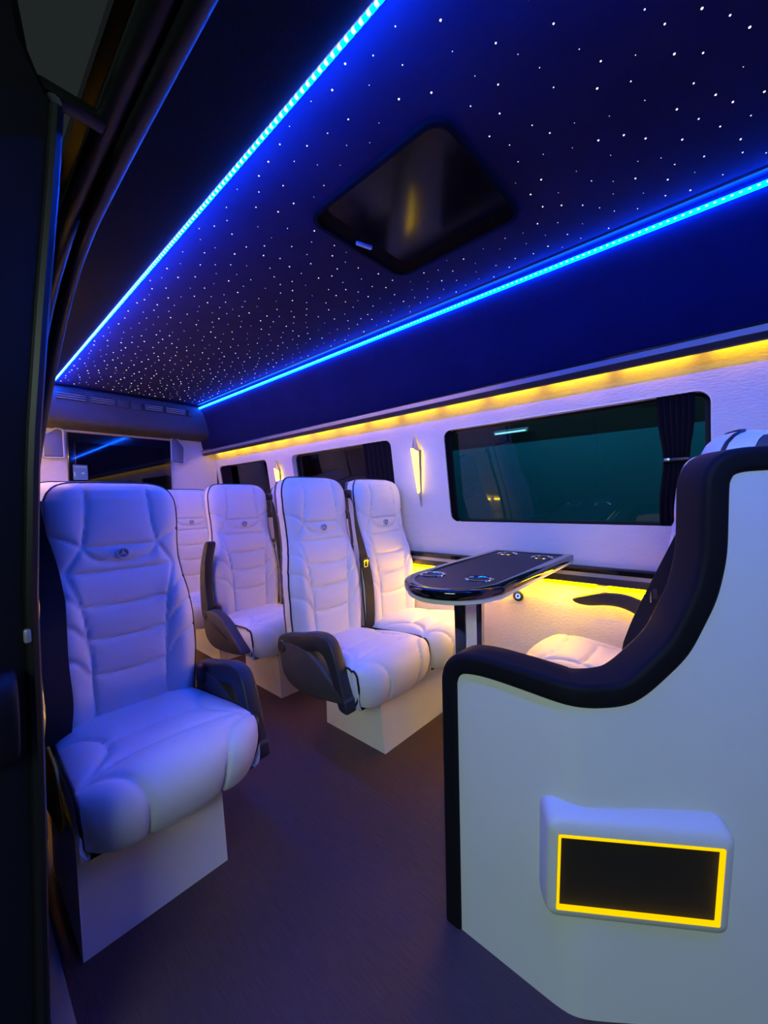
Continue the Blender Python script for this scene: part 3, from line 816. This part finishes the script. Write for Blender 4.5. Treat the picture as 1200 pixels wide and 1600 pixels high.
ub = empty('usb_socket', (1.899, .824, .557)); tag(ub, 'round black wall socket with blue glowing centre below the table', 'socket')
Rm = Matrix.Rotation(-PI / 2, 3, 'Y')
MB().lathe([(0, .0), (.026, .0), (.026, .006), (.022, .009), (.015, .009), (.013, .004), (0, .004)], (0, 0, 0), seg=28, R=Rm).build('ring', 'black_plastic', ub, 40)
MB().lathe([(.006, .0065), (.0125, .0065), (.0125, .004)], (0, 0, 0), seg=24, R=Rm).build('glow_ring', 'usb_light', ub)

# curtains
def curtain(label, y0, y1, tie, pinch, xin=.012):
    yc = (y0 + y1) / 2
    t = empty('window_curtain', (wallx(WZ0) + xin, yc, WZ0)); tag(t, label, 'curtain')
    G = []; n = 48
    for z in np.linspace(WZ0 - .005, WZ1 + .004, 30):
        k = 1.0
        if tie: k = 1 - pinch * math.exp(-((z - tie) / .10) ** 2)
        row = []
        for i in range(n + 1):
            f_ = i / n
            yy = yc + (f_ - .5) * (y1 - y0) * k
            row.append((wallx(z) + xin + .007 * math.sin(f_ * PI * 2 * 6.0) - t.location[0], yy - yc, z - WZ0))
        G.append(row)
    o_ = MB().grid(G).build('cloth', 'curtain', t, True)
    md = o_.modifiers.new('thick', 'SOLIDIFY'); md.thickness = .002
    if tie:
        k = 1 - pinch
        MB().box((wallx(tie) + xin - t.location[0] - .004, 0, tie - WZ0), ((.03), (y1 - y0) * k * 1.04, .012), .003).build('tie_band', 'black_plastic', t, 40)
        MB().box((wallx(tie) + xin - t.location[0] - .021, (y1 - y0) * k * .33, tie - WZ0), (.006, .018, .012), .002).build('clasp', 'satin_metal', t, 40)
curtain('dark curtain tied with a band at front end of large window', .125, .238, 1.175, .30)
curtain('dark narrow curtain gathered at rear end of large window', 1.145, 1.185, None, 0)
curtain('dark curtain gathered at front end of middle window', 1.56, 1.80, None, 0)
curtain('dark curtain gathered at rear end of small window', 3.55, 3.74, None, 0)

# ------------------------------------------------------------------ sliding door opening on the near side
seal = MB().tube(catmull([(.275, Y0, 1.775), (.275, .5, 1.775), (.275, 1.05, 1.772), (.272, 1.30, 1.745), (.255, 1.44, 1.64), (.225, 1.52, 1.45), (.185, 1.55, 1.2), (.160, 1.56, .95), (.155, 1.56, .5), (.158, 1.56, .05)], 8), .017, 10).build('trim_7', 'rubber', None, True)
struct(seal, 'black rubber seal round the sliding door opening', 'trim')
seal2 = MB().tube(catmull([(.245, Y0, 1.80), (.245, .5, 1.80), (.245, 1.10, 1.797), (.240, 1.36, 1.77), (.222, 1.51, 1.66), (.190, 1.58, 1.45), (.150, 1.61, 1.2), (.128, 1.62, .95), (.122, 1.62, .5), (.125, 1.62, .05)], 8), .024, 10).build('trim_8', 'rubber', None, True)
struct(seal2, 'dark painted flange outside the door seal', 'trim')
# the open sliding door, slid back along the outside
dr = empty('sliding_door', (.0, .90, -.3)); tag(dr, 'open dark sliding door at the left edge with rubber seal', 'door')
DIN = [(-.30, .058), (.10, .082), (.60, .094), (.90, .096), (1.15, .108), (1.40, .130), (1.60, .150), (1.745, .162), (1.775, .150), (1.80, .128), (1.98, .105)]
def door_in(z): return float(np.interp(z, [a for a, b in DIN], [b for a, b in DIN]))
zs_ = np.linspace(-.30, 1.98, 60)
ys_ = [.885, .90, 1.2, 1.6, 2.3]
Gi = [[(door_in(z) - (.014 if i == 0 else 0), y - .90, z + .3) for z in zs_] for i, y in enumerate(ys_)]
Go = [[(door_in(z) - .085, y - .90, z + .3) for z in zs_] for y in ys_]
mb = MB().grid(Gi).grid(Go).grid([Gi[0], Go[0]]).grid([Gi[-1], Go[-1]])
mb.grid([[g[-1] for g in Gi], [g[-1] for g in Go]])
mb.build('door_panel', 'door_skin', dr, 40)
MB().tube([(door_in(z) - .004, -.02, z + .3) for z in np.linspace(-.28, 1.74, 30)], .010, 8).build('edge_seal', 'rubber', dr, True)
MB().tube([(.158, y, 1.765 + .302) for y in np.linspace(0.0, 1.38, 12)], .011, 8).build('top_seal', 'rubber_grey', dr, True)
hd = MB().prism(smooth_poly([(-.02, .80), (-.06, .79), (-.075, .73), (-.06, .66), (-.02, .63)], 2, True), lambda a_, b_, t_: (t_, a_, b_ + .3), .02, .068, .01).build('door_handle', 'door_skin', dr, 40)
la = MB().box((.085, -.026, .84 + .3), (.010, .012, .024), .004).build('latch', 'silver_trim', dr, 40)
# roller arm at the top of the door
ra = MB().box((.20, .02, 1.79 + .3), (.13, .035, .022), .006).build('roller_arm', 'rubber', dr, 40)

# flat plate coloured as wall lit by the yellow LED, beside the nearest seat
tgx = MB().prism(round_poly([(1.36, .425), (1.235, .415), (1.165, .32), (1.215, .262), (1.44, .225), (1.43, .33)], .02), lambda a_, b_, t_: (t_, a_ - 1.3, b_ - .23), -.003, .003, .001).build('lit_wall_patch', 'yellow_lit_patch', None, 40)
tgx.location = (.160, 1.30, .23)
tag(tgx, 'painted patch of yellow LED light low beside the nearest seat and door', 'light patch')

# ------------------------------------------------------------------ the garage seen through the windows
gw = MB().box((3.65, 1.2, .5), (.08, 9, 2.1)).build('teal_backdrop', 'teal_tint'); struct(gw, 'teal backdrop outside the windows standing in for tinted window film', 'wall')  # added backdrop that gives the panes their teal, in place of film
gu = MB().box((3.70, 1.2, 2.4), (.08, 9, 1.75)).build('wall_garage_upper', 'grey_paint'); struct(gu, 'dark upper garage wall outside the windows', 'wall')
for k, (y, z, l, lab) in enumerate(((.47, 1.795, .22, 'white fluorescent tube seen at top of large window near curtain'), (1.62, 1.66, .30, 'white fluorescent tube seen through the middle of large window'))):
    t = empty('fluorescent_tube', (3.60, y, z)); tag(t, lab, 'lamp', 'garage tubes')
    MB().tube([(0, -l / 2, 0), (0, l / 2, 0)], .008, 8).build('tube', 'tube_light', t, True)
    MB().box((.02, 0, .018), (.03, l + .04, .02), .003).build('fitting', 'silver_trim', t)
    for e in (-1, 1): MB().box((.004, e * (l / 2 + .008), .004), (.02, .016, .03), .003).build('end_cap', 'panel_white', t)
area('garage_lamp_far', (3.0, 1.0, 2.5), (3.65, 1.0, .9), 3.0, .2, 45, (0.75, 1.0, 0.95))
